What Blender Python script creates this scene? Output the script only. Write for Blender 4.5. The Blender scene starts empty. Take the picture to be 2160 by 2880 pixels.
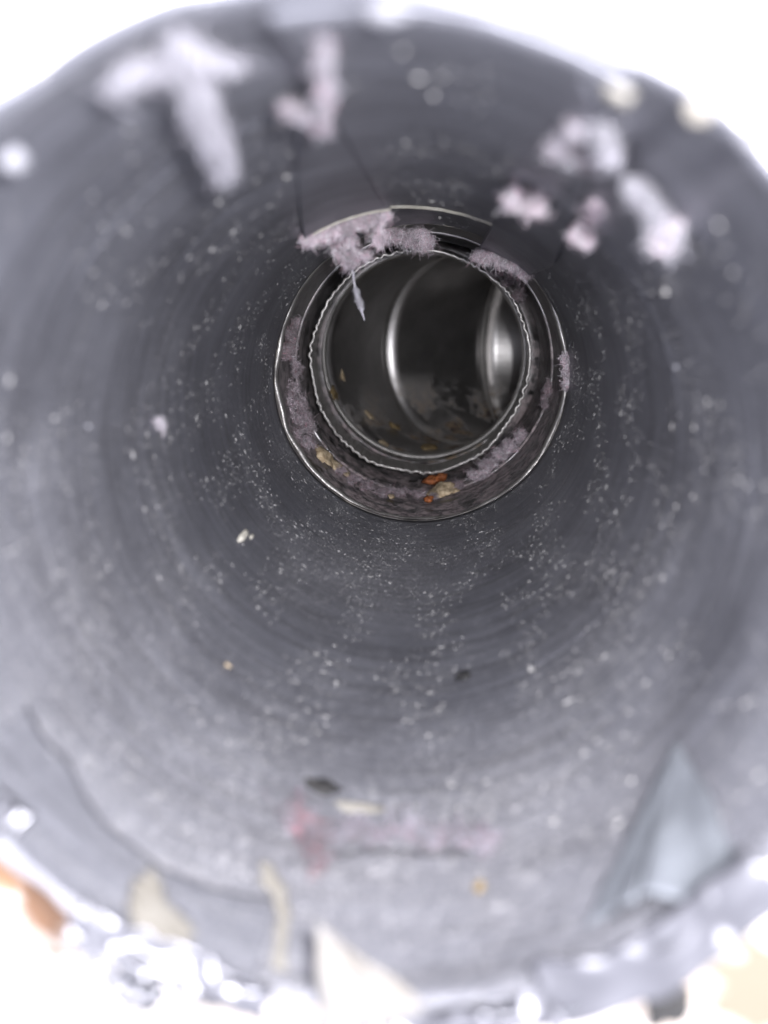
import bpy, math, random
from mathutils import Vector, Matrix, noise

SC = bpy.context.scene
COL = SC.collection
S = 0.001                      # everything below is measured in millimetres
R0 = 50.8                      # inner radius of the near duct
rnd = random.Random(7)
PI = math.pi

# ------------------------------------------------------------------ camera
cam = bpy.data.cameras.new('camera')
cam.sensor_fit = 'HORIZONTAL'
cam.sensor_width = 26.0
cam.lens = 26.0
cam.clip_start = 0.002
cam.clip_end = 20
cam.dof.use_dof = True
cam.dof.focus_distance = 0.272
cam.dof.aperture_fstop = 8.0
cam.dof.aperture_blades = 0
co = bpy.data.objects.new('camera', cam)
COL.objects.link(co)
_r = Vector((0.99707279, 0.0764582, 0.0))
_u = Vector((-0.02051891, 0.26758208, 0.96331657))
_f = Vector((-0.07365345, 0.96049673, -0.26836765))
co.matrix_world = Matrix((
    (_r.x, _u.x, -_f.x, 8.54 * S),
    (_r.y, _u.y, -_f.y, -68.9 * S),
    (_r.z, _u.z, -_f.z, 27.44 * S),
    (0, 0, 0, 1)))
SC.camera = co

# ------------------------------------------------------------------ light
w = bpy.data.worlds.new('World')
SC.world = w
w.use_nodes = True
bg = w.node_tree.nodes['Background']
bg.inputs[0].default_value = (0.87, 0.875, 1.0, 1)
bg.inputs[1].default_value = 2.35

def area(name, loc, target, size, power, color=(1, 1, 1), shape='DISK'):
    l = bpy.data.lights.new(name, 'AREA')
    l.shape = shape
    l.size = size * S
    l.energy = power
    l.color = color
    o = bpy.data.objects.new(name, l)
    COL.objects.link(o)
    o.location = Vector(loc) * S
    d = (Vector(target) - Vector(loc))
    o.rotation_euler = d.to_track_quat('-Z', 'Y').to_euler()
    return o
# daylight coming down over the photographer's shoulder, and the phone's own lamp
area('window_light', (60, -420, 420), (0, 0, 0), 420, 1.2, (0.97, 0.96, 1.0))
area('phone_lamp', (27, -76, 39), (0, 120, 0), 8, 0.42, (0.97, 0.96, 1.0))

SC.view_settings.view_transform = 'Standard'
SC.view_settings.look = 'None'
SC.view_settings.exposure = 0.58
SC.view_settings.gamma = 1.0
SC.view_settings.use_curve_mapping = False
SC.render.engine = 'CYCLES'
SC.cycles.max_bounces = 10
SC.cycles.diffuse_bounces = 5
SC.cycles.glossy_bounces = 8
SC.cycles.caustics_reflective = True
SC.cycles.sample_clamp_indirect = 4
SC.cycles.use_denoising = True

# ------------------------------------------------------------------ materials
class NT:
    def __init__(self, name):
        m = bpy.data.materials.new(name)
        m.use_nodes = True
        self.m = m
        self.t = m.node_tree
        self.b = self.t.nodes['Principled BSDF']
        self.tc = self.t.nodes.new('ShaderNodeTexCoord')
    def n(self, typ, **kw):
        nd = self.t.nodes.new(typ)
        for k, v in kw.items():
            if k[0] == 'i' and k[1:].isdigit():
                nd.inputs[int(k[1:])].default_value = v
            else:
                setattr(nd, k, v)
        return nd
    def l(self, a, b):
        self.t.links.new(a, b)
    def noise(self, scale, detail=4, rough=.6, stretch=None, dist=0.0):
        nd = self.n('ShaderNodeTexNoise')
        nd.inputs['Scale'].default_value = scale
        nd.inputs['Detail'].default_value = detail
        nd.inputs['Roughness'].default_value = rough
        nd.inputs['Distortion'].default_value = dist
        src = self.tc.outputs['Object']
        if stretch:
            mp = self.n('ShaderNodeMapping')
            mp.inputs['Scale'].default_value = stretch
            self.l(src, mp.inputs[0])
            src = mp.outputs[0]
        self.l(src, nd.inputs['Vector'])
        return nd.outputs['Fac']
    def ramp(self, src, stops):
        r = self.n('ShaderNodeValToRGB')
        e = r.color_ramp.elements
        while len(e) < len(stops):
            e.new(0.5)
        for k, (p, c) in enumerate(stops):
            e[k].position = p
            e[k].color = (c, c, c, 1) if isinstance(c, (int, float)) else (*c, 1)
        self.l(src, r.inputs[0])
        return r.outputs[0]
    def mix(self, fac, a, b, mode='MIX'):
        x = self.n('ShaderNodeMix', data_type='RGBA', blend_type=mode)
        for s, v in ((x.inputs[0], fac), (x.inputs[6], a), (x.inputs[7], b)):
            if isinstance(v, (int, float)):
                s.default_value = v
            elif isinstance(v, tuple):
                s.default_value = (*v, 1)
            else:
                self.l(v, s)
        return x.outputs[2]
    def math(self, op, a, b=None, clamp=False):
        x = self.n('ShaderNodeMath', operation=op, use_clamp=clamp)
        for s, v in ((x.inputs[0], a), (x.inputs[1], b)):
            if v is None:
                continue
            if isinstance(v, (int, float)):
                s.default_value = v
            else:
                self.l(v, s)
        return x.outputs[0]
    def bump(self, h, strength, dist):
        b = self.n('ShaderNodeBump')
        b.inputs['Strength'].default_value = strength
        b.inputs['Distance'].default_value = dist
        self.l(h, b.inputs['Height'])
        self.l(b.outputs[0], self.b.inputs['Normal'])
    def put(self, base=None, rough=None, metal=None):
        for k, v in (('Base Color', base), ('Roughness', rough), ('Metallic', metal)):
            if v is None:
                continue
            if isinstance(v, (int, float)):
                self.b.inputs[k].default_value = v
            elif isinstance(v, tuple):
                self.b.inputs[k].default_value = (*v, 1)
            else:
                self.l(v, self.b.inputs[k])
        return self.m

def galvanised(name, dark, light, dust_amount, dust_col, metal, rough, brush=1.0):
    """Aged zinc sheet: rolled grain round the tube, blotches, and settled dust that is thicker low down."""
    t = NT(name)
    grain = t.noise(1.0, 6, .75, (30, 480, 30))
    fine = t.noise(1.0, 2, .6, (160, 5200, 160))
    blotch = t.noise(45, 5, .6)
    big = t.noise(14, 3, .5)
    c = t.mix(t.ramp(blotch, [(.3, 0.0), (.7, 1.0)]), dark, light)
    c = t.mix(t.math('MULTIPLY', t.ramp(grain, [(.42, 0.0), (.62, 1.0)]), .55 * brush), c, light)
    c = t.mix(t.math('MULTIPLY', t.ramp(grain, [(.38, 1.0), (.50, 0.0)]), .42 * brush), c, tuple(x * .55 for x in dark))
    g2 = t.noise(1.0, 4, .65, (22, 300, 22))
    c = t.mix(t.math('MULTIPLY', t.ramp(g2, [(.35, 0.0), (.65, 1.0)]), .45 * brush), c, dark)
    # dust: speckle + veil
    scr = t.ramp(t.noise(1.0, 2, .5, (18, 3800, 18)), [(.68, 0.0), (.73, 1.0)])
    c = t.mix(t.math('MULTIPLY', scr, .5 * brush), c, (.62, .61, .60))
    sp = t.math('MULTIPLY', t.ramp(t.noise(620, 5, .75), [(.54, 0.0), (.66, 1.0)]), t.ramp(t.noise(70, 4, .7), [(.36, .15), (.6, 1.0)]))
    sp2 = t.ramp(t.noise(1900, 3, .7), [(.50, 0.0), (.62, 1.0)])
    veil = t.ramp(big, [(.35, .25), (.7, 1.0)])
    sep = t.n('ShaderNodeSeparateXYZ')
    t.l(t.tc.outputs['Object'], sep.inputs[0])
    low = t.n('ShaderNodeMapRange')
    low.inputs[1].default_value = 0.03
    low.inputs[2].default_value = -0.046
    low.inputs[3].default_value = .22
    low.inputs[4].default_value = 1.0
    t.l(sep.outputs[2], low.inputs[0])
    d = t.math('ADD', t.math('MULTIPLY', sp, .85), t.math('MULTIPLY', sp2, .55), True)
    d = t.math('ADD', t.math('MULTIPLY', d, veil), t.math('MULTIPLY', veil, .24), True)
    d = t.math('MULTIPLY', t.math('MULTIPLY', d, low.outputs[0]), dust_amount, True)
    c = t.mix(d, c, dust_col)
    m = t.math('MULTIPLY', t.math('SUBTRACT', 1.0, d, True), metal)
    r = t.math('ADD', t.math('MULTIPLY', d, .35), t.math('ADD', rough, t.math('MULTIPLY', t.math('SUBTRACT', fine, .5), .25)), True)
    h = t.math('ADD', t.math('MULTIPLY', grain, .5 * brush), t.math('ADD', t.math('MULTIPLY', d, .8), t.math('MULTIPLY', blotch, 1.2)))
    t.bump(h, .75, .0003)
    return t.put(c, r, m)

M_DUCT = galvanised('dusty_zinc', (.10, .102, .118), (.25, .255, .29), .9, (.42, .408, .412), .66, .42)
M_COLLAR = galvanised('dark_zinc', (.17, .165, .165), (.28, .27, .27), .95, (.36, .30, .30), .6, .45)
def grimy(name, m1, m2, z0, z1, scale, thr, g1, g2, rough):
    t = NT(name)
    c = t.mix(t.ramp(t.noise(60, 4), [(.3, 0.0), (.7, 1.0)]), m1, m2)
    sep = t.n('ShaderNodeSeparateXYZ')
    t.l(t.tc.outputs['Object'], sep.inputs[0])
    low = t.n('ShaderNodeMapRange')
    low.inputs[1].default_value = z0
    low.inputs[2].default_value = z1
    t.l(sep.outputs[2], low.inputs[0])
    k = t.math('MULTIPLY', t.ramp(t.noise(scale, 6, .7), [(thr, 0.0), (thr + .1, 1.0)]), low.outputs[0])
    tint = t.mix(t.ramp(t.noise(260, 4, .7), [(.42, 0.0), (.58, 1.0)]), g1, g2)
    c = t.mix(k, c, tint)
    t.bump(t.math('ADD', t.noise(1.0, 3, .6, (30, 30, 900)), t.math('MULTIPLY', k, 1.5)), .25, .0003)
    return t.put(c, t.math('ADD', t.math('MULTIPLY', k, .5), rough), t.math('MULTIPLY', t.math('SUBTRACT', 1.0, k, True), .97))
M_ELBOW = grimy('bare_zinc', (.36, .35, .34), (.50, .49, .48), -.014, -.040, 48, .47, (.05, .038, .035), (.21, .155, .10), .38)
M_COLLAR = grimy('grimy_zinc', (.20, .195, .195), (.34, .33, .33), .06, -.045, 120, .42, (.09, .075, .078), (.36, .30, .30), .38)
M_CRIMP = galvanised('crimp_zinc', (.36, .35, .33), (.62, .61, .58), .8, (.22, .19, .18), .9, .38, .4)

def edge_mat():
    t = NT('cut_edge')
    k = t.ramp(t.noise(150, 5, .7), [(.48, 0.0), (.62, 1.0)])
    c = t.mix(k, (.13, .125, .12), (.42, .39, .33))
    return t.put(c, .6, t.math('MULTIPLY', k, .35))
M_EDGE = edge_mat()

def foil_mat(name, col, rough, bump):
    t = NT(name)
    a = t.noise(160, 4, .6)
    c = t.mix(t.ramp(a, [(.35, 0.0), (.65, 1.0)]), tuple(x * .8 for x in col), col)
    t.bump(t.noise(420, 3, .6), bump, .0006)
    return t.put(c, rough, .9)
M_FOIL = foil_mat('aluminium_foil', (0.186, 0.186, 0.201), .34, .05)
M_FOIL_DULL = foil_mat('dull_foil', (0.270, 0.280, 0.297), .42, .3)
M_LINER = foil_mat('dusty_liner', (.27, .275, .305), .45, .25)
M_LINER.node_tree.nodes['Principled BSDF'].inputs['Metallic'].default_value = .45

def tape_mat():
    t = NT('dusty_tape')
    g = t.noise(1.0, 3, .6, (60, 2200, 60))
    c = t.mix(t.ramp(t.noise(60, 4), [(.3, 0.0), (.7, 1.0)]), (.15, .15, .166), (.26, .26, .282))
    sp = t.ramp(t.noise(900, 3, .65), [(.54, 0.0), (.66, 1.0)])
    c = t.mix(t.math('MULTIPLY', sp, .4), c, (.62, .60, .58))
    c = t.mix(t.math('MULTIPLY', t.ramp(g, [(.45, 0.0), (.65, 1.0)]), .4), c, (.14, .14, .15))
    t.bump(t.math('ADD', g, t.noise(60, 3)), .5, .0003)
    return t.put(c, .55, .12)
M_TAPE = tape_mat()
M_TAPE_DARK = galvanised('low_dust_zinc', (.15, .152, .172), (.25, .254, .285), .35, (.5, .49, .50), .6, .42)  # grey zinc with far less dust than the duct wall

def plain(name, c1, c2, scale, rough=.9, metal=0.0, bump=0.0, sheen=0.0):
    t = NT(name)
    c = t.mix(t.ramp(t.noise(scale, 5, .65), [(.35, 0.0), (.65, 1.0)]), c1, c2)
    if bump:
        t.bump(t.noise(scale * 2, 4, .65), bump, .0004)
    if sheen:
        t.b.inputs['Sheen Weight'].default_value = sheen
    return t.put(c, rough, metal)
M_ADH = plain('dried_adhesive', (.55, .52, .43), (.74, .71, .62), 700, .7)
M_PAPER = plain('white_paper_crumb', (0.156, 0.156, 0.172), (0.218, 0.218, 0.234), 120, .6, 0, .2)
M_TAN = plain('tan_flake', (.26, .19, .11), (.60, .49, .33), 600, .8, 0, .5)
M_RUST = plain('amber_crumb', (.15, .045, .014), (.40, .13, .04), 700, .7, 0, .4)
M_DARK = plain('matte_black', (.012, .012, .013), (.04, .038, .036), 300, .8, 0, .4)  # near-black for painted shade, the added end cap and the dark lumps
M_DUST = plain('dust_grain', (0.175, 0.170, 0.166), (0.405, 0.396, 0.386), 250, .9)
M_BROWN = plain('brown_crumb', (.13, .09, .04), (.26, .19, .09), 300, .7)
M_SPIKE = plain('cream_tape_back', (0.149, 0.137, 0.117), (0.219, 0.216, 0.214), 60, .6, 0, .3)
M_CREAM = plain('cream_matte', (0.170, 0.156, 0.131), (0.254, 0.241, 0.212), 120, .75, 0, .4)

def wall_mat():
    t = NT('painted_wall')
    sep = t.n('ShaderNodeSeparateXYZ')
    t.l(t.tc.outputs['Object'], sep.inputs[0])
    low = t.n('ShaderNodeMapRange')
    low.inputs[1].default_value = -0.030
    low.inputs[2].default_value = -0.045
    t.l(sep.outputs[2], low.inputs[0])
    k = t.math('MULTIPLY', t.ramp(t.noise(55, 4, .6), [(.45, 0.0), (.62, 1.0)]), low.outputs[0])
    c = t.mix(k, (.90, .88, .87), (.36, .25, .16))
    c = t.mix(t.math('MULTIPLY', low.outputs[0], .5), c, (.62, .56, .47))
    for (px, pz, rad, col) in ((-43, -52, 9, (.16, .085, .045)), (-50, -46, 6, (.30, .17, .09)), (50, -58, 9, (.20, .17, .12))):
        vd = t.n('ShaderNodeVectorMath', operation='DISTANCE')
        t.l(t.tc.outputs['Object'], vd.inputs[0])
        vd.inputs[1].default_value = (px * S, 13 * S, pz * S)
        q = t.math('ADD', t.math('DIVIDE', vd.outputs['Value'], rad * S), t.math('MULTIPLY', t.math('SUBTRACT', t.noise(110, 4), .5), 1.8))
        c = t.mix(t.ramp(q, [(.55, 1.0), (.95, 0.0)]), c, col)
    t.bump(t.noise(150, 4), .3, .001)
    return t.put(c, .8, 0)
M_WALL = wall_mat()

def lint_mat():
    t = NT('lint_fibre')
    a = t.n('ShaderNodeVertexColor')
    a.layer_name = 'Col'
    t.b.inputs['Sheen Weight'].default_value = .3
    return t.put(a.outputs[0], .95, 0)
M_LINT = lint_mat()

# ------------------------------------------------------------------ helpers
def link(name, verts, faces, mat, parent=None, smooth=True):
    me = bpy.data.meshes.new(name)
    me.from_pydata([tuple(c * S for c in v) for v in verts], [], faces)
    me.materials.append(mat)
    if smooth:
        me.polygons.foreach_set('use_smooth', [True] * len(me.polygons))
    me.update()
    o = bpy.data.objects.new(name, me)
    COL.objects.link(o)
    if parent:
        o.parent = parent
    return o

def tag(o, label, cat, group=None, kind=None):
    o['label'] = label
    if cat:
        o['category'] = cat
    if group:
        o['group'] = group
    if kind:
        o['kind'] = kind
    return o

def root(name, label, cat, group=None):
    o = bpy.data.objects.new(name, None)
    o.empty_display_size = .01
    COL.objects.link(o)
    return tag(o, label, cat, group)

def cyl(th, y, r):
    a = math.radians(th)
    return Vector((r * math.cos(a), y, r * math.sin(a)))

def nz(v, s, seed=0.0):
    return noise.noise(Vector((v[0] * s + seed, v[1] * s - seed * 1.7, v[2] * s + seed * .3)))

def tube(name, rings, mat, parent=None, n=192, thick=0, closed=True):
    """rings: list of functions/points lists -> skin."""
    verts, faces = [], []
    for ring in rings:
        verts += ring
    for i in range(len(rings) - 1):
        for j in range(n):
            a, b = i * n + j, i * n + (j + 1) % n
            faces.append((a, a + n, b + n, b))
    o = link(name, verts, faces, mat, parent)
    if thick:
        md = o.modifiers.new('thickness', 'SOLIDIFY')
        md.thickness = thick * S
        md.offset = 1.0 if thick > 0 else -1
        md.use_even_offset = True
    return o

def ring_pts(n, fr, fy, cx=0, cz=0):
    out = []
    for j in range(n):
        a = 2 * PI * j / n
        r = fr(a)
        out.append((cx + r * math.cos(a), fy(a), cz + r * math.sin(a)))
    return out

def hoop(name, y_r, mat, parent, n=240, jitter=0.0, cx=0, cz=0, seed=0):
    """lathed closed profile: y_r is a list of (y, r) going round the section."""
    rings = []
    for (y, r) in y_r:
        def fr(a, r=r):
            return r + jitter * nz((math.cos(a) * 6, math.sin(a) * 6, y * .2), 1.0, seed)
        def fy(a, y=y):
            return y + jitter * 2 * nz((math.cos(a) * 4, math.sin(a) * 4, 5), 1.0, seed)
        rings.append(ring_pts(n, fr, fy, cx, cz))
    rings.append(rings[0])
    return tube(name, rings, mat, parent, n)

def circ_profile(y, r, rad, k=10):
    return [(y + rad * math.cos(2 * PI * i / k), r + rad * math.sin(2 * PI * i / k)) for i in range(k)]

def sheet(name, fn, nu, nv, thick, mat, parent=None):
    """fn(u,v)->Vector, a real two-sided sheet with thickness and ragged ends as given by fn."""
    top, bot = [], []
    P = [[fn(i / nu, j / nv) for j in range(nv + 1)] for i in range(nu + 1)]
    for i in range(nu + 1):
        for j in range(nv + 1):
            p = P[i][j]
            du = P[min(i + 1, nu)][j] - P[max(i - 1, 0)][j]
            dv = P[i][min(j + 1, nv)] - P[i][max(j - 1, 0)]
            nrm = du.cross(dv)
            nrm = nrm.normalized() if nrm.length > 1e-9 else Vector((0, 0, 1))
            top.append(tuple(p + nrm * thick / 2))
            bot.append(tuple(p - nrm * thick / 2))
    W = nv + 1
    N = len(top)
    f = []
    for i in range(nu):
        for j in range(nv):
            a = i * W + j
            f.append((a, a + 1, a + W + 1, a + W))
            f.append((N + a, N + a + W, N + a + W + 1, N + a + 1))
    for i in range(nu):
        a = i * W
        f.append((a, a + W, N + a + W, N + a))
        a = i * W + nv
        f.append((a, N + a, N + a + W, a + W))
    for j in range(nv):
        a = j
        f.append((a, N + a, N + a + 1, a + 1))
        a = nu * W + j
        f.append((a, a + 1, N + a + 1, N + a))
    return link(name, top + bot, f, mat, parent)

# ================================================================== STRUCTURE
# the wall round the duct mouth (with a real round hole)
def build_wall():
    n = 96
    verts, faces = [], []
    radii = [54.4, 56, 64, 80, 110, 170, 300, 520]
    for k, r in enumerate(radii):
        for j in range(n):
            a = 2 * PI * j / n
            p = (r * math.cos(a), 13 + 1.4 * nz((math.cos(a) * r, math.sin(a) * r, 0), .03, 3) , r * math.sin(a))
            verts.append(p)
    for k in range(len(radii) - 1):
        for j in range(n):
            a, b = k * n + j, k * n + (j + 1) % n
            faces.append((a, a + n, b + n, b))
    o = link('wall', verts, faces, M_WALL)
    md = o.modifiers.new('thickness', 'SOLIDIFY')
    md.thickness = 8 * S
    md.offset = -1
    o['kind'] = 'structure'
    return o
build_wall()

# ------------------------------------------------------------------ near duct
duct = root('metal_duct', 'round grey galvanised duct filling the picture, dusty inside, seen down its length', 'duct')
N = 256
def duct_r(a, y):
    e = max(0.0, 1 - y / 40.0)
    return R0 + e * 1.9 * math.exp(-((math.degrees(a) - 128) / 26.0) ** 2) + e * .9 * nz((math.cos(a) * 2, math.sin(a) * 2, 1), 1.0, 4) + .10 * nz((math.cos(a) * 3, y * .03, math.sin(a) * 3), 1.0, 9) + min(1.0, max(0.0, (y - 110) / 90.0)) * .7 * nz((math.cos(a) * 1.6, math.sin(a) * 1.6, 3), 1.0, 17)
ys = [-0.5 + 200.5 * (i / 60.0) for i in range(61)]
tube('duct_wall', [ring_pts(N, lambda a, y=y: duct_r(a, y), lambda a, y=y: y + (0 if y > 3 else 1.6 * nz((math.cos(a) * 7, math.sin(a) * 7, 0), 1, 2))) for y in ys], M_DUCT, duct, N, .45)
# the far end of the sheet: a thin bright folded lip
_lp = []
for i in range(11):
    p = 2 * PI * i / 10
    _lp.append(ring_pts(N, lambda a, p=p: duct_r(a, 200) + .22 + (.34 + .2 * nz((math.cos(a) * 7, math.sin(a) * 7, 0), 1, 5)) * math.sin(p),
                        lambda a, p=p: 200.4 + .34 * math.cos(p) + .7 * nz((math.cos(a) * 9, math.sin(a) * 9, 3), 1, 6)))
tube('lip', _lp, M_EDGE, duct, N)
# shallow rolled grooves a third of the way in
for y in (36.0, 71.0):
    hoop('roll_line', [(y - .35, R0 + .1), (y, R0 - .16), (y + .35, R0 + .1)], M_DUCT, duct, jitter=.1, seed=y)

# ------------------------------------------------------------------ collar behind the lip
collar = root('duct_collar', 'dark galvanised connector collar littered with lint behind the bright lip', 'collar')
tube('collar_wall', [ring_pts(N, lambda a, y=y: 52.1 + .12 * nz((math.cos(a) * 3, y * .05, math.sin(a) * 3), 1, 6), lambda a, y=y: y) for y in [180 + 8 * i for i in range(18)]], M_COLLAR, collar, N, .5)
_bd = []
for i in range(11):
    p = 2 * PI * i / 10
    _bd.append(ring_pts(N, lambda a, p=p: 52.9 - 1.2 * math.cos(a) ** 2 + .7 * nz((math.cos(a) * 6, math.sin(a) * 6, 1), 1, 8) + 1.1 * math.sin(p),
                        lambda a, p=p: 208 + 1.6 * math.cos(p) + nz((math.cos(a) * 9, math.sin(a) * 9, 1), 1, 9)))
tube('bead', _bd, M_CRIMP, collar, N)
hoop('bead', circ_profile(247, 52.1, .9), M_COLLAR, collar, jitter=.2, seed=9)

# ------------------------------------------------------------------ elbow with crimped end
elbow = root('duct_elbow', 'bare steel elbow with a crimped wavy end, bending away to the right', 'elbow')
NC = 720
TEETH = 74
CXC, CZC = -2.0, 0.0
def crimp_ring(y):
    t = (y - 262) / 30.0
    amp = .7 * max(0.0, 1 - t) ** .8
    base = 45.9 + 2.6 * min(1.0, max(0, t)) ** 1.3
    def fr(a):
        k = max(.12, .8 + 1.5 * nz((math.cos(a) * 5, math.sin(a) * 5, 2), 1.0, 12))
        return base + amp * k * (.6 - abs(math.sin(.5 * TEETH * a + 2.5 * nz((math.cos(a) * 5, math.sin(a) * 5, 0), 1.0, 3)))) + 1.3 * nz((math.cos(a) * 2.8, math.sin(a) * 2.8, 0), 1.0, 7)
    def fy(a):
        return y + (.8 * nz((math.cos(a) * 3, math.sin(a) * 3, 9), 1.0, 21) if t < .5 else 0)
    return ring_pts(NC, fr, fy, CXC, CZC)
tube('crimped_end', [crimp_ring(y) for y in [262, 262.6, 264, 267, 271, 276, 282, 288, 292]], M_CRIMP, elbow, NC, 1.1)
# collar flange that ties the crimp to the outer collar
hoop('flange', [(291, 48.2), (291, 52.0), (293, 52.0), (293, 48.2)], M_COLLAR, elbow, cx=0)
RB, Y0 = 75.0, 300.0
def elbow_ring(deg, r, off=0.0, n=N):
    a = math.radians(deg)
    out = []
    for j in range(n):
        t = 2 * PI * j / n
        rr = RB - r * math.cos(t)
        # local: plane through the pivot line (x=RB, y=Y0)
        x = RB - rr * math.cos(a) + math.sin(a) * off
        y = Y0 + rr * math.sin(a) + math.cos(a) * off
        out.append((x + CXC, y, r * math.sin(t)))
    return out
RE = 48.3
joints = [0, 6, 38, 71, 104]
tube('straight_sleeve', [[(x, y, z) for (x, y, z) in elbow_ring(0, RE, o)] for o in (-9, -4, 0)], M_ELBOW, elbow, N, -.4)
for k in range(len(joints) - 1):
    A, B = elbow_ring(joints[k], RE), elbow_ring(joints[k + 1], RE)
    rings = []
    for i in range(9):
        s = i / 8.0
        rings.append([tuple(A[j][c] * (1 - s) + B[j][c] * s for c in range(3)) for j in range(N)])
    tube('gore', rings, M_ELBOW, elbow, N, -.4)
def elbow_bead(deg, off, rad):
    rings = []
    K = 10
    for i in range(K + 1):
        p = 2 * PI * i / K
        rings.append(elbow_ring(deg, RE + .35 + rad * math.sin(p), off + rad * 1.3 * math.cos(p)))
    return tube('bead', rings, M_CRIMP, elbow, N)
for d in (5, 38, 71, 104):
    elbow_bead(d, -1.4, 1.7 if d == 5 else 1.0)
    elbow_bead(d, 2.2, .8)
tube('straight_run', [elbow_ring(104, RE, o) for o in (0, 60, 140, 240)], M_ELBOW, elbow, N, -.4)
endr = elbow_ring(104, RE, 238)
link('blackout_cap', endr, [tuple(range(N))], M_DARK, elbow)  # unseen cap added to keep world light out of the open end

# ================================================================== TAPE STRIPS
def tape(label, fn, nu, nv, edge=None, thick=.35, mat=None, mat_edge=None, name='foil_tape_strip', cat='tape', group='foil tape strips'):
    r_ = root(name, label, cat, group)
    sheet('strip', fn, nu, nv, thick, mat or M_DUCT, r_)
    if edge:
        sheet('torn_edge', edge, nu if nu > nv else nv, 3, .5, mat_edge or M_ADH, r_)
    return r_

def lerp(a, b, t):
    return a + (b - a) * t

# left tail: widens and peels off the top of the duct
def f_left(u, v):
    th = lerp(lerp(103, 93, u), lerp(122.5, 96.5, u), v)
    y = lerp(40, 131 + 6 * u + 1.2 * nz((u * 9, 0, 0), 1, 3), v)
    r = 50.45 - 1.1 * v ** 8 - .12 * nz((th * .2, y * .06, 0), 1, 5)
    return cyl(th, y, r)
def e_left(u, v):
    p = f_left(u, 1.0)
    q = f_left(u, .985)
    d = (p - q).normalized()
    w_ = .4 + .5 * abs(nz((u * 14, 0, 0), 1, 8))
    return p + d * (v - .3) * w_ * 1.6 + Vector((0, 0, -.1))
tape('grey tape flap peeling from the top of the duct, pink lint hanging from its end', f_left, 40, 50, e_left)
# middle sheet with pale curved end
def f_mid(u, v):
    th = lerp(97.5, 62.5, u)
    y = lerp(1.5 + 1.5 * nz((u * 5, 0, 0), 1, 2), 136 + 6 * math.sin(PI * u * .8) + .8 * nz((u * 10, 1, 0), 1, 3), v)
    return cyl(th, y, 50.35 - .5 * v * v - .12 * nz((th * .2, y * .05, 0), 1, 6))
def e_mid(u, v):
    p = f_mid(u, 1.0)
    w_ = .45 + .5 * abs(nz((u * 18, 0, 0), 1, 4))
    return p + Vector((0, (v - .3) * w_ * 1.8, -.12))
tape('wide grey tape sheet on the top of the duct ending in a pale curved edge', f_mid, 50, 40, e_mid)
# right strip, runs almost to the lip
def f_right(u, v):
    th = lerp(66.2, lerp(61.5, 45.0, min(1, v * 1.4)), u)
    y = lerp(6 + 8 * u, 194 - 12 * u + 2.2 * nz((u * 7, 0, 0), 1, 9), v)
    r = 50.2 - 3.2 * v ** 4 * (1 - .55 * u) - .2 * nz((th * .2, y * .05, 0), 1, 15)
    return cyl(th, y, r)
tape('narrow grey tape strip at upper right of the duct with furry lint end', f_right, 24, 60)

# ================================================================== LINT
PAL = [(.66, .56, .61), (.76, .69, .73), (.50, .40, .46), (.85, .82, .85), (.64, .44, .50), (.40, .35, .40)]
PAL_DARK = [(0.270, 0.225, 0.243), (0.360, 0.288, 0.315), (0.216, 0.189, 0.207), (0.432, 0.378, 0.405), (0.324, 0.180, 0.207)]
PAL_RED = [(0.186, 0.130, 0.161), (0.198, 0.161, 0.186), (0.223, 0.087, 0.105), (0.167, 0.155, 0.174), (0.155, 0.143, 0.161)]
LAV = [(0.204, 0.197, 0.225), (0.241, 0.236, 0.268), (0.172, 0.162, 0.191)]
PAL_WHITE = [(0.496, 0.480, 0.528), (0.560, 0.552, 0.592), (0.416, 0.392, 0.440)]

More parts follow.
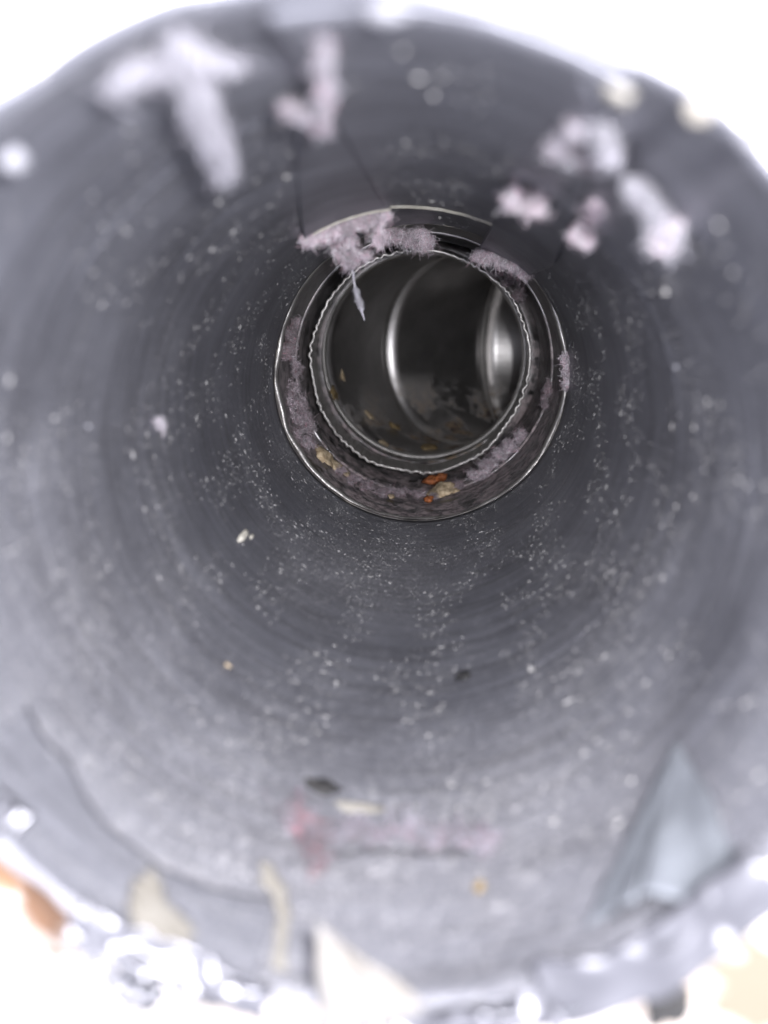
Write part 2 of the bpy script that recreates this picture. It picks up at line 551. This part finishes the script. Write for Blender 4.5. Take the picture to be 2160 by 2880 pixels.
def lint(label, blobs, nfib, flen, pal=PAL, seed=1, fr=.045, core=True, group='lint clumps', down=.0, name='lint_clump', string=None, smooth=False):
    """blobs: list of (centre Vector, (rx, ry, rz)) ; fibres wander through and out of the blobs."""
    g = random.Random(seed)
    V, Fc, C = [], [], []
    def add_tri_tube(pts, r, col):
        base = len(V)
        for k, p in enumerate(pts):
            t = (pts[min(k + 1, len(pts) - 1)] - pts[max(k - 1, 0)])
            t = t.normalized() if t.length > 1e-9 else Vector((0, 0, 1))
            a = t.orthogonal().normalized()
            b = t.cross(a)
            rr = r * (1.0 if k < len(pts) - 1 else .3)
            for m in range(3):
                an = 2 * PI * m / 3
                V.append(tuple(p + (a * math.cos(an) + b * math.sin(an)) * rr))
                C.append(col)
        for k in range(len(pts) - 1):
            for m in range(3):
                x, y = base + k * 3 + m, base + k * 3 + (m + 1) % 3
                Fc.append((x, y, y + 3, x + 3))
    sub = []
    for (c, rad) in blobs:
        for _ in range(8):
            d = Vector((g.gauss(0, 1), g.gauss(0, 1), g.gauss(0, 1))).normalized() * g.random() ** .5
            k = .28 + .34 * g.random()
            sub.append((c + Vector((d.x * rad[0], d.y * rad[1], d.z * rad[2])) * .85, (rad[0] * k, rad[1] * k, rad[2] * k)))
    if not smooth:
        blobs = sub
    if core:
        for (c, rad) in blobs:
            # lumpy inner body
            nu, nv = 10, 6
            base = len(V)
            colc = pal[g.randrange(len(pal))]
            for i in range(nv + 1):
                ph = PI * i / nv
                for j in range(nu):
                    t = 2 * PI * j / nu
                    d = Vector((math.sin(ph) * math.cos(t), math.sin(ph) * math.sin(t), math.cos(ph)))
                    k = .4 + .42 * nz(d, 2.3, seed + c.x) + .25 * nz(d, 5.5, seed)
                    p = c + Vector((d.x * rad[0], d.y * rad[1], d.z * rad[2])) * k
                    V.append(tuple(p))
                    s_ = .8 + .5 * nz(p, .9, seed)
                    C.append(tuple(min(1, max(.02, x * s_)) for x in colc))
            for i in range(nv):
                for j in range(nu):
                    a, b = base + i * nu + j, base + i * nu + (j + 1) % nu
                    Fc.append((a, a + nu, b + nu, b))
    tot = sum((b[1][0] * b[1][1] * b[1][2]) ** .6 for b in blobs)
    nfib = int(nfib * 2.0)
    flen *= 1.1
    for (c, rad) in blobs:
        k = int(nfib * (rad[0] * rad[1] * rad[2]) ** .6 / tot)
        for _ in range(k):
            d = Vector((g.gauss(0, 1), g.gauss(0, 1), g.gauss(0, 1))).normalized()
            q = g.random() ** .4
            p = c + Vector((d.x * rad[0], d.y * rad[1], d.z * rad[2])) * q * .95
            v = (d * .5 + Vector((g.gauss(0, 1), g.gauss(0, 1), g.gauss(0, 1))) * .7).normalized()
            L = flen * (.45 + .5 * g.random() + 1.6 * g.random() ** 8)
            pts = [p]
            ns = 6
            for s_ in range(ns):
                v = (v + Vector((g.gauss(0, 1), g.gauss(0, 1), g.gauss(0, 1) - down)) * 1.1).normalized()
                p = p + v * (L / ns)
                pts.append(p)
            cc = pal[g.randrange(len(pal))]
            m = (.85 + .3 * g.random()) * max(.4, 1.0 + (.25 if smooth else .9) * nz(pts[0], .45, seed))
            add_tri_tube(pts, fr * (.6 + .7 * g.random()), tuple(min(1, x * m) for x in cc))
    if string:
        for _ in range(string[1]):
            pts = []
            path = string[0]
            s0 = g.random() * .8
            for k in range(7):
                s_ = (s0 + .2 * k / 6.0) * .999 * (len(path) - 1)
                i = int(s_)
                p = path[i][0].lerp(path[i + 1][0], s_ - i)
                wd = lerp(path[i][1], path[i + 1][1], s_ - i)
                pts.append(p + Vector((g.gauss(0, wd), g.gauss(0, wd), g.gauss(0, wd * .5))))
            pts.sort(key=lambda p: -p.z)
            add_tri_tube(pts, fr * 1.2, PAL_WHITE[g.randrange(3)])
    me = bpy.data.meshes.new(name)
    me.from_pydata([tuple(c * S for c in v) for v in V], [], Fc)
    ca = me.color_attributes.new('Col', 'FLOAT_COLOR', 'POINT')
    flat = []
    for c in C:
        flat += [c[0], c[1], c[2], 1.0]
    ca.data.foreach_set('color', flat)
    me.materials.append(M_LINT)
    me.polygons.foreach_set('use_smooth', [True] * len(me.polygons))
    o = bpy.data.objects.new(name, me)
    COL.objects.link(o)
    return tag(o, label, 'lint', group)

def B(th, y, r, rx, ry=None, rz=None):
    return (cyl(th, y, r), (rx, ry or rx, rz or rx))

# on the end of the left tape flap
lint('large pink fluffy lint hanging off the left tape flap with a white string', [
    B(121.5, 131, 48.4, 2.4, 1.5, .8), B(118, 134, 48.3, 2.4, 1.5, 1.0), B(114.5, 136, 48.0, 2.2, 1.6, 1.3), B(111, 137, 47.8, 2.2, 1.6, 1.5), B(107, 139, 48.2, 2.4, 1.5, 1.2),
    B(103, 140, 48.6, 2.2, 1.5, .9), B(99, 141, 48.7, 1.6, 1.5, .9), (Vector((-8.6, 142, 45.6)), (.6, .8, 2.6)), (Vector((-9.0, 143, 42.0)), (.9, .8, 1.8)), (Vector((-17.5, 146, 42.5)), (2.2, 1.6, 2.0)),
    (Vector((-17.0, 150, 39.0)), (2.6, 1.6, 1.8)), (Vector((-17.8, 153, 36.8)), (1.8, 1.4, 1.3)), (Vector((-12.6, 149, 38.8)), (2.0, 1.2, 1.1)), (Vector((-20.6, 148, 39.4)), (1.2, 1.0, 1.3))],
    4200, 2.6, seed=11, down=.2,
    string=([(Vector((-17.6, 155, 37)), .3), (Vector((-17.3, 156, 32.5)), .10), (Vector((-17.0, 156, 30.6)), .12), (Vector((-16.5, 157, 29.4)), .50), (Vector((-16.4, 157, 28)), .34), (Vector((-15.9, 157, 26.6)), .55), (Vector((-15.3, 157, 25.0)), .42), (Vector((-15.1, 157, 23.6)), .12), (Vector((-14.3, 157, 21.0)), .05)], 420))
lint('pink lint fringe along the top of the lip, centre', [
    B(100, 203, 49.0, 3.2, 2, 1.6), B(95.5, 205, 48.2, 3.0, 2.2, 1.9), B(91, 206, 47.4, 3.2, 2.2, 2.3), B(87.5, 206, 46.6, 2.4, 2, 2.2), B(103.5, 200, 49.5, 2.2, 2, 1.2)],
    3000, 3.2, seed=12, down=.5)
lint('pink furry lint on the end of the narrow upper right tape strip', [
    B(64.5, 192, 45.4, 2.2, 1.8, 1.3), B(60, 190, 46.2, 2.6, 2, 1.5), B(55.5, 189, 47.2, 2.6, 2, 1.6), B(51, 186, 48.2, 2.6, 2, 1.6), B(47, 184, 48.8, 2.0, 1.8, 1.3)],
    2600, 2.6, seed=13, down=.5)
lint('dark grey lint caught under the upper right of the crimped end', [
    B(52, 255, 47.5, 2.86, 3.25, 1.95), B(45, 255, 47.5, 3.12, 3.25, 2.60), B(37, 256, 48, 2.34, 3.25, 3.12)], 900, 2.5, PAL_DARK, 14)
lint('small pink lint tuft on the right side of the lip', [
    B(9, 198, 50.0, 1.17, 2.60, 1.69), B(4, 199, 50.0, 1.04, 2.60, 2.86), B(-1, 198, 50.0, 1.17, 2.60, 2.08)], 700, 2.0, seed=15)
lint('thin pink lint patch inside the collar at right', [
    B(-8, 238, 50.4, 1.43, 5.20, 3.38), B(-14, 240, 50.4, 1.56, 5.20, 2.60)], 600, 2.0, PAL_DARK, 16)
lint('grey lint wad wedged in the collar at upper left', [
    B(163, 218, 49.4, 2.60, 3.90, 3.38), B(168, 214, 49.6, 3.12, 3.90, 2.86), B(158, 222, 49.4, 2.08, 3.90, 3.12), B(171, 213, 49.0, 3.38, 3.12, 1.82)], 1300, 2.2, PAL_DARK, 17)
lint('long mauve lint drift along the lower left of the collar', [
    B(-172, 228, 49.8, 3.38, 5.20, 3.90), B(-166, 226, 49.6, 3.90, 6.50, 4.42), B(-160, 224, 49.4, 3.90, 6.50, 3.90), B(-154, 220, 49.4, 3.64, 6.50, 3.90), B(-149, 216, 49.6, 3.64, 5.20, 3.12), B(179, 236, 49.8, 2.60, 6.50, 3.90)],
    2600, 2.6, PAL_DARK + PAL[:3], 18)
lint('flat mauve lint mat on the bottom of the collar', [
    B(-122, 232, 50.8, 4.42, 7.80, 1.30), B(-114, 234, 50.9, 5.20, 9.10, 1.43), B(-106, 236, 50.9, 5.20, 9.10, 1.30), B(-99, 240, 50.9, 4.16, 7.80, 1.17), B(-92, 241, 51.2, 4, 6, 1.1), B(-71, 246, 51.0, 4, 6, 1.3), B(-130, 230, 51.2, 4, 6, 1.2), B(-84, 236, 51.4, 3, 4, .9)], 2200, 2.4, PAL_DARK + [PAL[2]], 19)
lint('pink lint drift at the lower right of the collar', [
    B(-62, 246, 50.2, 3.90, 7.80, 2.34), B(-55, 250, 49.8, 4.16, 9.10, 2.86), B(-48, 252, 49.6, 4.16, 9.10, 3.38), B(-41, 252, 49.6, 3.64, 7.80, 3.38), B(-34, 250, 49.8, 2.60, 6.50, 3.38)],
    2800, 2.8, PAL, 20)
# tufts on the near wall, upper right
lint('pink lint tuft on the narrow upper right tape strip', [B(63.6, 67, 47.4, 2.2, 2.4, 1.3), B(61, 66, 47.6, 2.0, 2, 1.3), B(66, 71, 48.0, 1.4, 2, .9)], 1300, 2.0, seed=21)
lint('round pale pink lint tuft right of the narrow tape strip', [B(50.4, 67, 48.9, 1.7, 1.8, 1.8)], 700, 1.6, seed=22)
lint('large blurred pink lint tuft with a white tail, far upper right', [B(46, 29, 48.9, 1.9, 2.4, 1.5), B(44, 30, 49.0, 1.6, 1.7, 1.5)], 520, 1.6, LAV + PAL[:1], 23, fr=.1, core=False)
lint('blurred pink lint smear on the narrow tape strip near the mouth', [B(62, 28.5, 48.6, 2.2, 2.2, .9), B(64.4, 27, 48.8, 1.5, 2.0, .9), B(64, 20, 49.2, 1.3, 2.0, .7)], 420, 1.5, LAV + PAL_RED[:2], 24, fr=.1, core=False)
lint('blurred pale lint tuft just right of the pink smear near the mouth', [B(58.8, 20, 49.2, 1.2, 2.0, 1.1), B(61, 16, 49.4, 1.0, 1.6, .8)], 240, 1.5, LAV, 25, fr=.1, core=False)
lint('small oval lilac lint tuft on the left duct wall', [B(178.0, 86, 49.9, .7, 1.6, 1.9), B(177, 84, 50.0, .5, 1.0, 1.0)], 380, 1.0, PAL_WHITE + PAL[:2], 26, fr=.04)
lint('faint mauve lint patch on the right wall above the strip tufts', [B(53, 52, 50.0, 1.6, 2, 1.1)], 300, 1.6, PAL, 27)
# the pink band near the mouth at the bottom
lint('blurred crimson and lilac lint patch on the duct floor near the mouth, left', [
    B(-103, 29, 50.1, 2.6, 3.4, .9), B(-100, 25, 50.0, 2.0, 3.0, 1.0), B(-99, 21.5, 50.0, 1.1, 1.8, .9), B(-105, 32, 50.2, 1.5, 2, .7)], 420, 2.4, PAL_RED, 28, fr=.1, core=False)
lint('blurred lilac lint ridge on the duct floor near the mouth, right', [
    B(-96, 28, 50.2, 2.6, 2.6, .6), B(-92, 29, 50.2, 2.6, 2.6, .6),
    B(-88, 29.5, 50.0, 2.0, 2.2, .8), B(-84, 29, 50.0, 2.2, 2.2, .9), B(-80, 27.5, 49.9, 2.4, 2.2, 1.0), B(-75, 26, 49.9, 2.4, 2.2, 1.0), B(-71, 25, 50.0, 1.6, 2, .8)],
    760, 2.6, PAL_RED[:2] + LAV, 29, fr=.1, core=False)

# ================================================================== TORN WHITE PIECES NEAR THE MOUTH
def wisp(label, strokes, nfib, flen, pal, seed, fr=.075):
    """a loose shred of fluff following strokes: lists of (th, y, r, half width)."""
    bl = []
    for st in strokes:
        for a, b in zip(st[:-1], st[1:]):
            for k in range(6):
                q = [lerp(a[m], b[m], k / 6.0) for m in range(4)]
                bl.append(B(q[0], q[1], q[2], q[3] * .62, q[3] * .8, q[3] * .5))
    return lint(label, bl, nfib, flen, pal, seed, fr=fr, core=False, group='hanging shreds', name='lint_shred', smooth=True)
wisp('torn whitish T-shaped shred hanging from the duct roof, upper left', [
    [(114.9, 3, 49.5, .9), (110.9, 2.5, 49.1, 1.2), (106.6, 2, 48.8, 1.2), (104.4, 5, 48.9, .8), (102.4, 9.6, 49.1, .5)],
    [(105.4, -1, 48.8, 1.2), (108.0, 8, 48.0, 1.7), (109.6, 14, 47.5, 2.1), (111, 19.4, 47.0, 2.4), (113, 27.5, 46.4, 2.2), (114.2, 33, 46.0, 1.2)]], 3000, 1.5, LAV, 61)
wisp('small pinkish shred hanging at the top, right of the T-shaped one', [
    [(101.4, 23, 48.6, .5), (100.4, 26.5, 48.6, .7), (98.4, 29, 48.6, .9)],
    [(93.3, 8.6, 49.8, .6), (95, 18, 49.2, .9), (97.4, 28, 48.8, 1.3), (98.9, 37, 48.6, 1.0)]], 1200, 1.5, LAV[:2] + PAL_RED[:2], 62)
wisp('whitish shred with a slanting tail beside the far upper right tuft', [
    [(54.1, 25.6, 49.2, .4), (51.5, 26, 49.1, .7), (49, 27, 49, .7), (46.5, 28, 49, .9)]], 700, 1.5, LAV, 63)

def crumb(name, label, cat, c, rad, mat, seed, group, flat=None, n=14):
    """an irregular broken chip: lumpy body around c, flattened against the wall direction."""
    V, F = [], []
    nu, nv = n, max(6, n // 2)
    nrm = Vector((c.x, 0, c.z)).normalized()
    for i in range(nv + 1):
        ph = PI * i / nv
        for j in range(nu):
            t = 2 * PI * j / nu
            d = Vector((math.sin(ph) * math.cos(t), math.sin(ph) * math.sin(t), math.cos(ph)))
            k = .8 + .45 * nz(d, 1.6, seed) + .22 * nz(d, 4.0, seed + 3)
            tx = Vector((-nrm.z, 0, nrm.x))
            p = c + (tx * d.x * rad[0] + Vector((0, 1, 0)) * d.y * rad[1] + nrm * d.z * rad[2]) * k
            V.append(tuple(p))
    for i in range(nv):
        for j in range(nu):
            a, b = i * nu + j, i * nu + (j + 1) % nu
            F.append((a, a + nu, b + nu, b))
    return tag(link(name, V, F, mat), label, cat, group)

G = 'white scraps near the mouth'
crumb('white_crumb', 'blurred white blob on the left wall at the picture edge', 'crumb', cyl(127.4, 2.6, 49.3), (1.5, 1.6, .9), M_PAPER, 3, G)
crumb('white_crumb', 'blurred white blob on the top rim, centre', 'crumb', cyl(86.5, 3, 50.2), (2.6, 2, .9), M_PAPER, 4, G)
crumb('white_crumb', 'blurred cream blob on the rim at upper right', 'crumb', cyl(56.1, -1, 50.1), (1.2, 1.4, .8), M_CREAM, 5, G)
crumb('white_crumb', 'blurred bright blob on the rim at the right picture edge', 'crumb', cyl(51.0, -2.5, 50.5), (1.4, 1.4, .9), M_PAPER, 6, G)
crumb('white_crumb', 'blurred pale blob on the rim between centre and upper right', 'crumb', cyl(62.5, 6, 50.1), (1.6, 1.6, .7), M_CREAM, 7, G)
crumb('white_crumb', 'pale speck on the right wall beside the narrow strip', 'crumb', cyl(34.4, 54, 50.2), (.7, 1.0, .5), M_DUST, 8, G)
crumb('white_crumb', 'round white speck on the right wall at mid height', 'crumb', cyl(18.8, 66, 50.3), (.55, .7, .45), M_PAPER, 9, G)
crumb('white_crumb', 'bright white speck on the left wall at mid height', 'crumb', cyl(172.0, 53.2, 50.3), (.5, .7, .45), M_PAPER, 10, G)
crumb('white_crumb', 'white speck below the tail of the T-shaped scrap', 'crumb', cyl(111.2, 67.5, 50.2), (.6, .9, .4), M_DUST, 11, G)
crumb('white_crumb', 'pinkish crumb on the duct floor right of centre', 'crumb', cyl(-57.8, 69.5, 50.2), (.8, 1.0, .6), M_DUST, 12, G)
crumb('white_crumb', 'white speck on the duct roof beyond the pale curved edge', 'crumb', cyl(82.5, 168, 50.2), (.6, 1.4, .5), M_DUST, 13, G)

# ================================================================== DEBRIS IN THE COLLAR
D = 'crumbs lying in the collar'
crumb('tan_flake', 'largest tan flake lying on the bottom of the collar', 'flake', cyl(-78.5, 246, 51.4), (8.0, 10, 3.0), M_TAN, 21, D, n=22)
crumb('tan_flake', 'long tan flake at the lower left of the collar', 'flake', cyl(-139, 233, 51.3), (6.0, 9, 2.4), M_TAN, 22, D, n=20)
crumb('tan_flake', 'thin tan flake between the lower left flake and the lint mat', 'flake', cyl(-130, 236, 51.5), (6.0, 6.5, 1.8), M_TAN, 23, D, n=18)
crumb('tan_flake', 'small tan crumb on the bottom of the collar', 'flake', cyl(-103, 231, 51.0), (1.6, 3.2, .9), M_TAN, 24, D)
crumb('amber_crumb', 'wide amber crumb under the crimped edge at the bottom', 'crumb', cyl(-84.5, 263, 50.5), (5.2, 5, 2.4), M_RUST, 25, D, n=20)
crumb('amber_crumb', 'second amber crumb right beside the wide one at the crimped edge', 'crumb', cyl(-80.0, 262, 49.0), (3.2, 4.0, 2.2), M_RUST, 26, D)
crumb('amber_crumb', 'small amber crumb in front of the largest tan flake', 'crumb', cyl(-86, 232, 51.0), (2.6, 3.4, 1.5), M_RUST, 27, D)
E2 = 'dry scraps inside the elbow'
g = random.Random(5)
spots = [(-158, 312, 'tan scrap inside the elbow at far lower left'), (-139, 336, 'tan scrap inside the elbow left of the floor'), (-126, 345, 'broad tan scrap on the elbow floor, left'),
         (-115, 314, 'tan scrap on the elbow floor behind the crimped edge, left'), (-93, 330, 'tan scrap on the elbow floor behind the crimped edge, centre'), (-166, 330, 'topmost tan scrap on the left elbow wall')]
for k, (th, y, lb) in enumerate(spots):
    p = cyl(th, y, RE - .5)
    p.x += CXC + (y - 300) ** 2 * .006
    crumb('dry_scrap', lb, 'scrap', p, (3.5 + 3 * g.random(), 6 + 5 * g.random(), 1.2), M_TAN if k % 2 else M_BROWN, 40 + k, E2, n=18)

# pale flakes on the near floor
F2 = 'small marks on the duct floor'
crumb('pale_flake', 'yellowish flaky scratch on the lower left wall near the lip', 'flake', cyl(-143.6, 112, 50.6), (1.0, 5.5, .35), M_ADH, 51, F2, n=18)
crumb('pale_flake', 'yellowish fleck at the end of the flaky scratch', 'flake', cyl(-141.6, 116, 50.6), (.6, 2.0, .3), M_ADH, 52, F2)
crumb('straw_fleck', 'thin straw-coloured fleck on the lower left wall', 'flake', cyl(-128.1, 61, 50.4), (.9, .35, .3), M_TAN, 53, F2)
crumb('brown_crumb', 'round brown crumb on the duct floor near the mouth', 'crumb', cyl(-72.9, 16.7, 50.0), (.9, 1.1, .7), M_BROWN, 54, F2)
crumb('dark_patch', 'painted oval shadow on the duct floor above the crimson lint', 'smudge', cyl(-100.9, 39.4, 50.72), (3.6, 2.4, .3), M_DARK, 55, F2)  # flat dark chip paints the shadow lying on the floor here
crumb('dark_patch', 'small painted dark dent on the duct floor right of centre', 'smudge', cyl(-74.1, 77.8, 50.72), (2.0, 2.6, .28), M_DARK, 56, F2)  # dark colour stands for the shade in a dent
crumb('tan_stain', 'pale tan ridge on the duct floor between the lint patches', 'smudge', cyl(-94, 35.5, 50.6), (5.0, 1.5, .4), M_CREAM, 57, F2, n=20)

# dust: thousands of grains nobody could count
def dust():
    g = random.Random(77)
    V, F = [], []
    for k in range(66000):
        y = 8 + 188 * g.random() ** .8
        th = g.uniform(0, 360)
        low = .5 - .5 * math.sin(math.radians(th))
        if g.random() > .22 + .78 * low:
            continue
        tp = 63 < th < 97 and y < 132
        if 44 < th < 104 and y < 135 and not tp:
            continue
        cl = nz((math.cos(math.radians(th)) * 4, y * .05, math.sin(math.radians(th)) * 4), 1, 31)
        if g.random() > .42 + 2.0 * cl:
            continue
        r = min(.42, .07 * math.exp(g.gauss(.15, .6)))
        p = cyl(th, y, 50.1 - .5 * (y / 136.0) ** 2 if tp else duct_r(math.radians(th), y) - .02)
        nrm = Vector((p.x, 0, p.z)).normalized()
        tx = Vector((-nrm.z, 0, nrm.x))
        b = len(V)
        el = 1 + 1.1 * g.random() ** 2
        for d in (tx * el, Vector((0, 1, 0)) * (1 + g.random()), -tx * el, Vector((0, -1, 0)), ):
            V.append(tuple(p + d * r * (.6 + .8 * g.random())))
        V.append(tuple(p - nrm * r * .7))
        V.append(tuple(p + nrm * r * .3))
        for i in range(4):
            F.append((b + i, b + (i + 1) % 4, b + 4))
            F.append((b + (i + 1) % 4, b + i, b + 5))
    o = link('dust', V, F, M_DUST, smooth=False)
    return tag(o, 'pale dust grains scattered over the duct wall', 'dust', kind='stuff')
dust()

# ================================================================== FOIL ROUND THE MOUTH
def flap(label, corners, seed, crumple, mat, name='foil_flap', nu=18, nv=18, group='foil tape flaps at the mouth', thick=.15, curl=0.0, curl_dir=None):
    A, Bc, Cc, Dc = corners      # u along A->B, v along A->D
    def fn(u, v):
        p = A.lerp(Bc, u).lerp(Dc.lerp(Cc, u), v)
        q = Vector((nz((u * 2.5, v * 2.5, 0), 1, seed) + .5 * nz((u * 6, v * 6, 0), 1, seed), nz((u * 2.5, v * 2.5, 4), 1, seed) + .5 * nz((u * 6, v * 6, 4), 1, seed), nz((u * 2.5, v * 2.5, 8), 1, seed) + .5 * nz((u * 6, v * 6, 8), 1, seed)))
        p = p + q * crumple
        if curl:
            p = p + curl_dir * curl * math.sin(PI * u) 
        return p
    return tag(sheet(name, fn, nu, nv, thick, mat), label, 'foil flap', group)

def rimp(th, y, r):
    return cyl(th, y, r)
M_GREY = plain('grey_tape_back', (0.144, 0.153, 0.169), (0.209, 0.223, 0.241), 90, .5, .4, .3)
fl = root('foil_flap', 'grey triangular foil flap standing in from the lower right of the mouth', 'foil flap', 'foil tape flaps at the mouth')
def tri(A, Bq, Cq, seed, cr):
    def fn(u, v):
        p = A.lerp(Bq.lerp(Cq, u), v)
        return p + Vector((nz((u * 2.5, v * 2.5, 0), 1, seed), nz((u * 2.5, v * 2.5, 4), 1, seed), nz((u * 2.5, v * 2.5, 8), 1, seed))) * cr * v
    return fn
AP, RL, RR, FL = rimp(-35.8, 24, 50.0), rimp(-50.0, 3.5, 48.2), rimp(-36.0, -1.5, 50.4), rimp(-59, 6, 50.7)
sheet('front_panel', tri(AP, RL, RR, 3, 1.6), 22, 22, .2, M_GREY, fl)
sheet('folded_side', tri(AP + Vector((-.1, .1, 0)), FL, RL, 4, .6), 16, 16, .2, M_GREY, fl)
def arc_band(label, th0, th1, y0, y1, r0, r1, seed, mat, crumple=.8, name='foil_flap'):
    def fn(u, v):
        th = lerp(th0, th1, u)
        p = cyl(th, lerp(y0, y1, v), lerp(r0, r1, v))
        q = 1.3 * Vector((nz((u * 2.6, v * 1.5, 0), 1, seed), nz((u * 2.6, v * 1.5, 4), 1, seed), nz((u * 2.6, v * 1.5, 8), 1, seed)))
        q += .5 * Vector((.5 - abs(nz((u * 6, v * 2, 0), 1, seed)) * 2, .5 - abs(nz((u * 6, v * 2, 4), 1, seed)) * 2, .5 - abs(nz((u * 6, v * 2, 8), 1, seed)) * 2))
        return p + q * crumple
    return tag(sheet(name, fn, 72, 14, .15, mat), label, 'foil flap', 'foil tape flaps at the mouth')
arc_band('bright crumpled foil band folded over the lower right rim', -66, -33, 0, -4, 47.8, 52.2, 5, M_FOIL, .9)
arc_band('dull grey foil skirt outside the lower right rim', -66, -34, -3, 3, 51.6, 57.5, 6, M_FOIL_DULL, 1.2)
arc_band('bright foil fold crossing the lower left rim, uppermost of the three', -129, -101, 0, -3, 48.6, 51.8, 7, M_FOIL, .9)
arc_band('short glossy foil fold at lower left, middle of the three', -125, -114.5, -3, -4, 51.6, 53.0, 8, M_FOIL, .6)
arc_band('short glossy foil fold at lower left, lowest of the three', -113.5, -105.5, -3.5, -4.5, 52.0, 53.4, 9, M_FOIL, .6)
arc_band('dull grey foil skirt outside the lower left rim', -124, -103, -1, 4, 53.2, 58.5, 10, M_FOIL_DULL, 1.2)
sp = root('foil_flap', 'cream spike of torn tape sticking up from the bottom rim', 'foil flap', 'foil tape flaps at the mouth')
sheet('spike', tri(rimp(-96, 0, 39.2), rimp(-93.5, -4, 52.5), rimp(-82.0, -4, 44.2), 9, 2.2), 20, 20, .25, M_SPIKE, sp)
arc_band('bright foil fold at the bottom rim, right of the spike', -89, -64, -1, -4, 49.4, 52.2, 11, M_FOIL, .9)
crumb('dark_lump', 'dark lump outside the lower right rim at the picture edge', 'lump', cyl(-54.5, 2, 60.5), (3.2, 3, 2.4), M_DARK, 71, 'dark lumps outside the rim', n=18)  # near-black lumps fill the dark areas outside the rim
crumb('dark_lump', 'dark lump under the lower left foil folds', 'lump', cyl(-117, 3, 59.5), (4.2, 3, 2.2), M_DARK, 72, 'dark lumps outside the rim', n=18)
arc_band('small white foil fold on the left rim at the picture edge', -147, -141, -3, 4, 52.5, 48.8, 13, M_FOIL, .6)
def liner(label, th0, th1, y0, tops, seed, mat):
    def fn(u, v):
        s_ = min(u, .9999) * (len(tops) - 1)
        i = int(s_)
        y1 = lerp(tops[i], tops[i + 1], s_ - i) + .8 * nz((u * 9, 0, 0), 1, seed)
        th = lerp(th0, th1, u)
        y = lerp(y0, y1, v)
        return cyl(th, y, duct_r(math.radians(th), y) - .05 - .35 * math.sin(PI * v) ** 2 * abs(nz((u * 6, v * 2, 0), 1, seed)))
    return tag(sheet('foil_liner', fn, 60, 14, .06, mat), label, 'foil flap', 'foil tape flaps at the mouth')
liner('dull foil liner inside the lower left of the mouth', -152, -103.5, .5, [17, 16, 13, 12, 12.5, 14], 15, M_TAPE_DARK)
liner('dull foil liner on the floor of the mouth under the lilac lint', -98, -73.5, .5, [24, 26, 26.5, 26, 25.5, 25], 17, M_DUCT)
def smear(label, path, seed):
    def fn(u, v):
        s_ = min(u, .9999) * (len(path) - 1)
        i = int(s_)
        q = [lerp(path[i][m], path[i + 1][m], s_ - i) for m in range(4)]
        wd = q[3] * (1 + .8 * nz((u * 9, v, 0), 1, seed))
        return cyl(q[0] + (v - .5) * wd, q[1] + .4 * nz((u * 6, v * 3, 0), 1, seed), q[2] - .3 * math.sin(PI * v))
    return tag(sheet('cream_smear', fn, 26, 8, .3, M_CREAM), label, 'smear', 'putty smears')
smear('thin cream putty line on the lower left floor of the mouth', [(-107, 19, 50.3, 2.4), (-104.5, 15, 50.3, 3.0), (-102, 11, 50.2, 1.8), (-101.5, 6, 50.2, 1.2), (-101, 3, 50.2, 1.8)], 19)
smear('painted cream reflection above the lower left foil folds', [(-122.5, 10, 50.2, 1.0), (-121, 7, 50.0, 5.0), (-118.5, 4, 49.8, 7.5), (-116, 1, 49.6, 9.0)], 21)  # cream strip paints a reflection by the foil into the colour
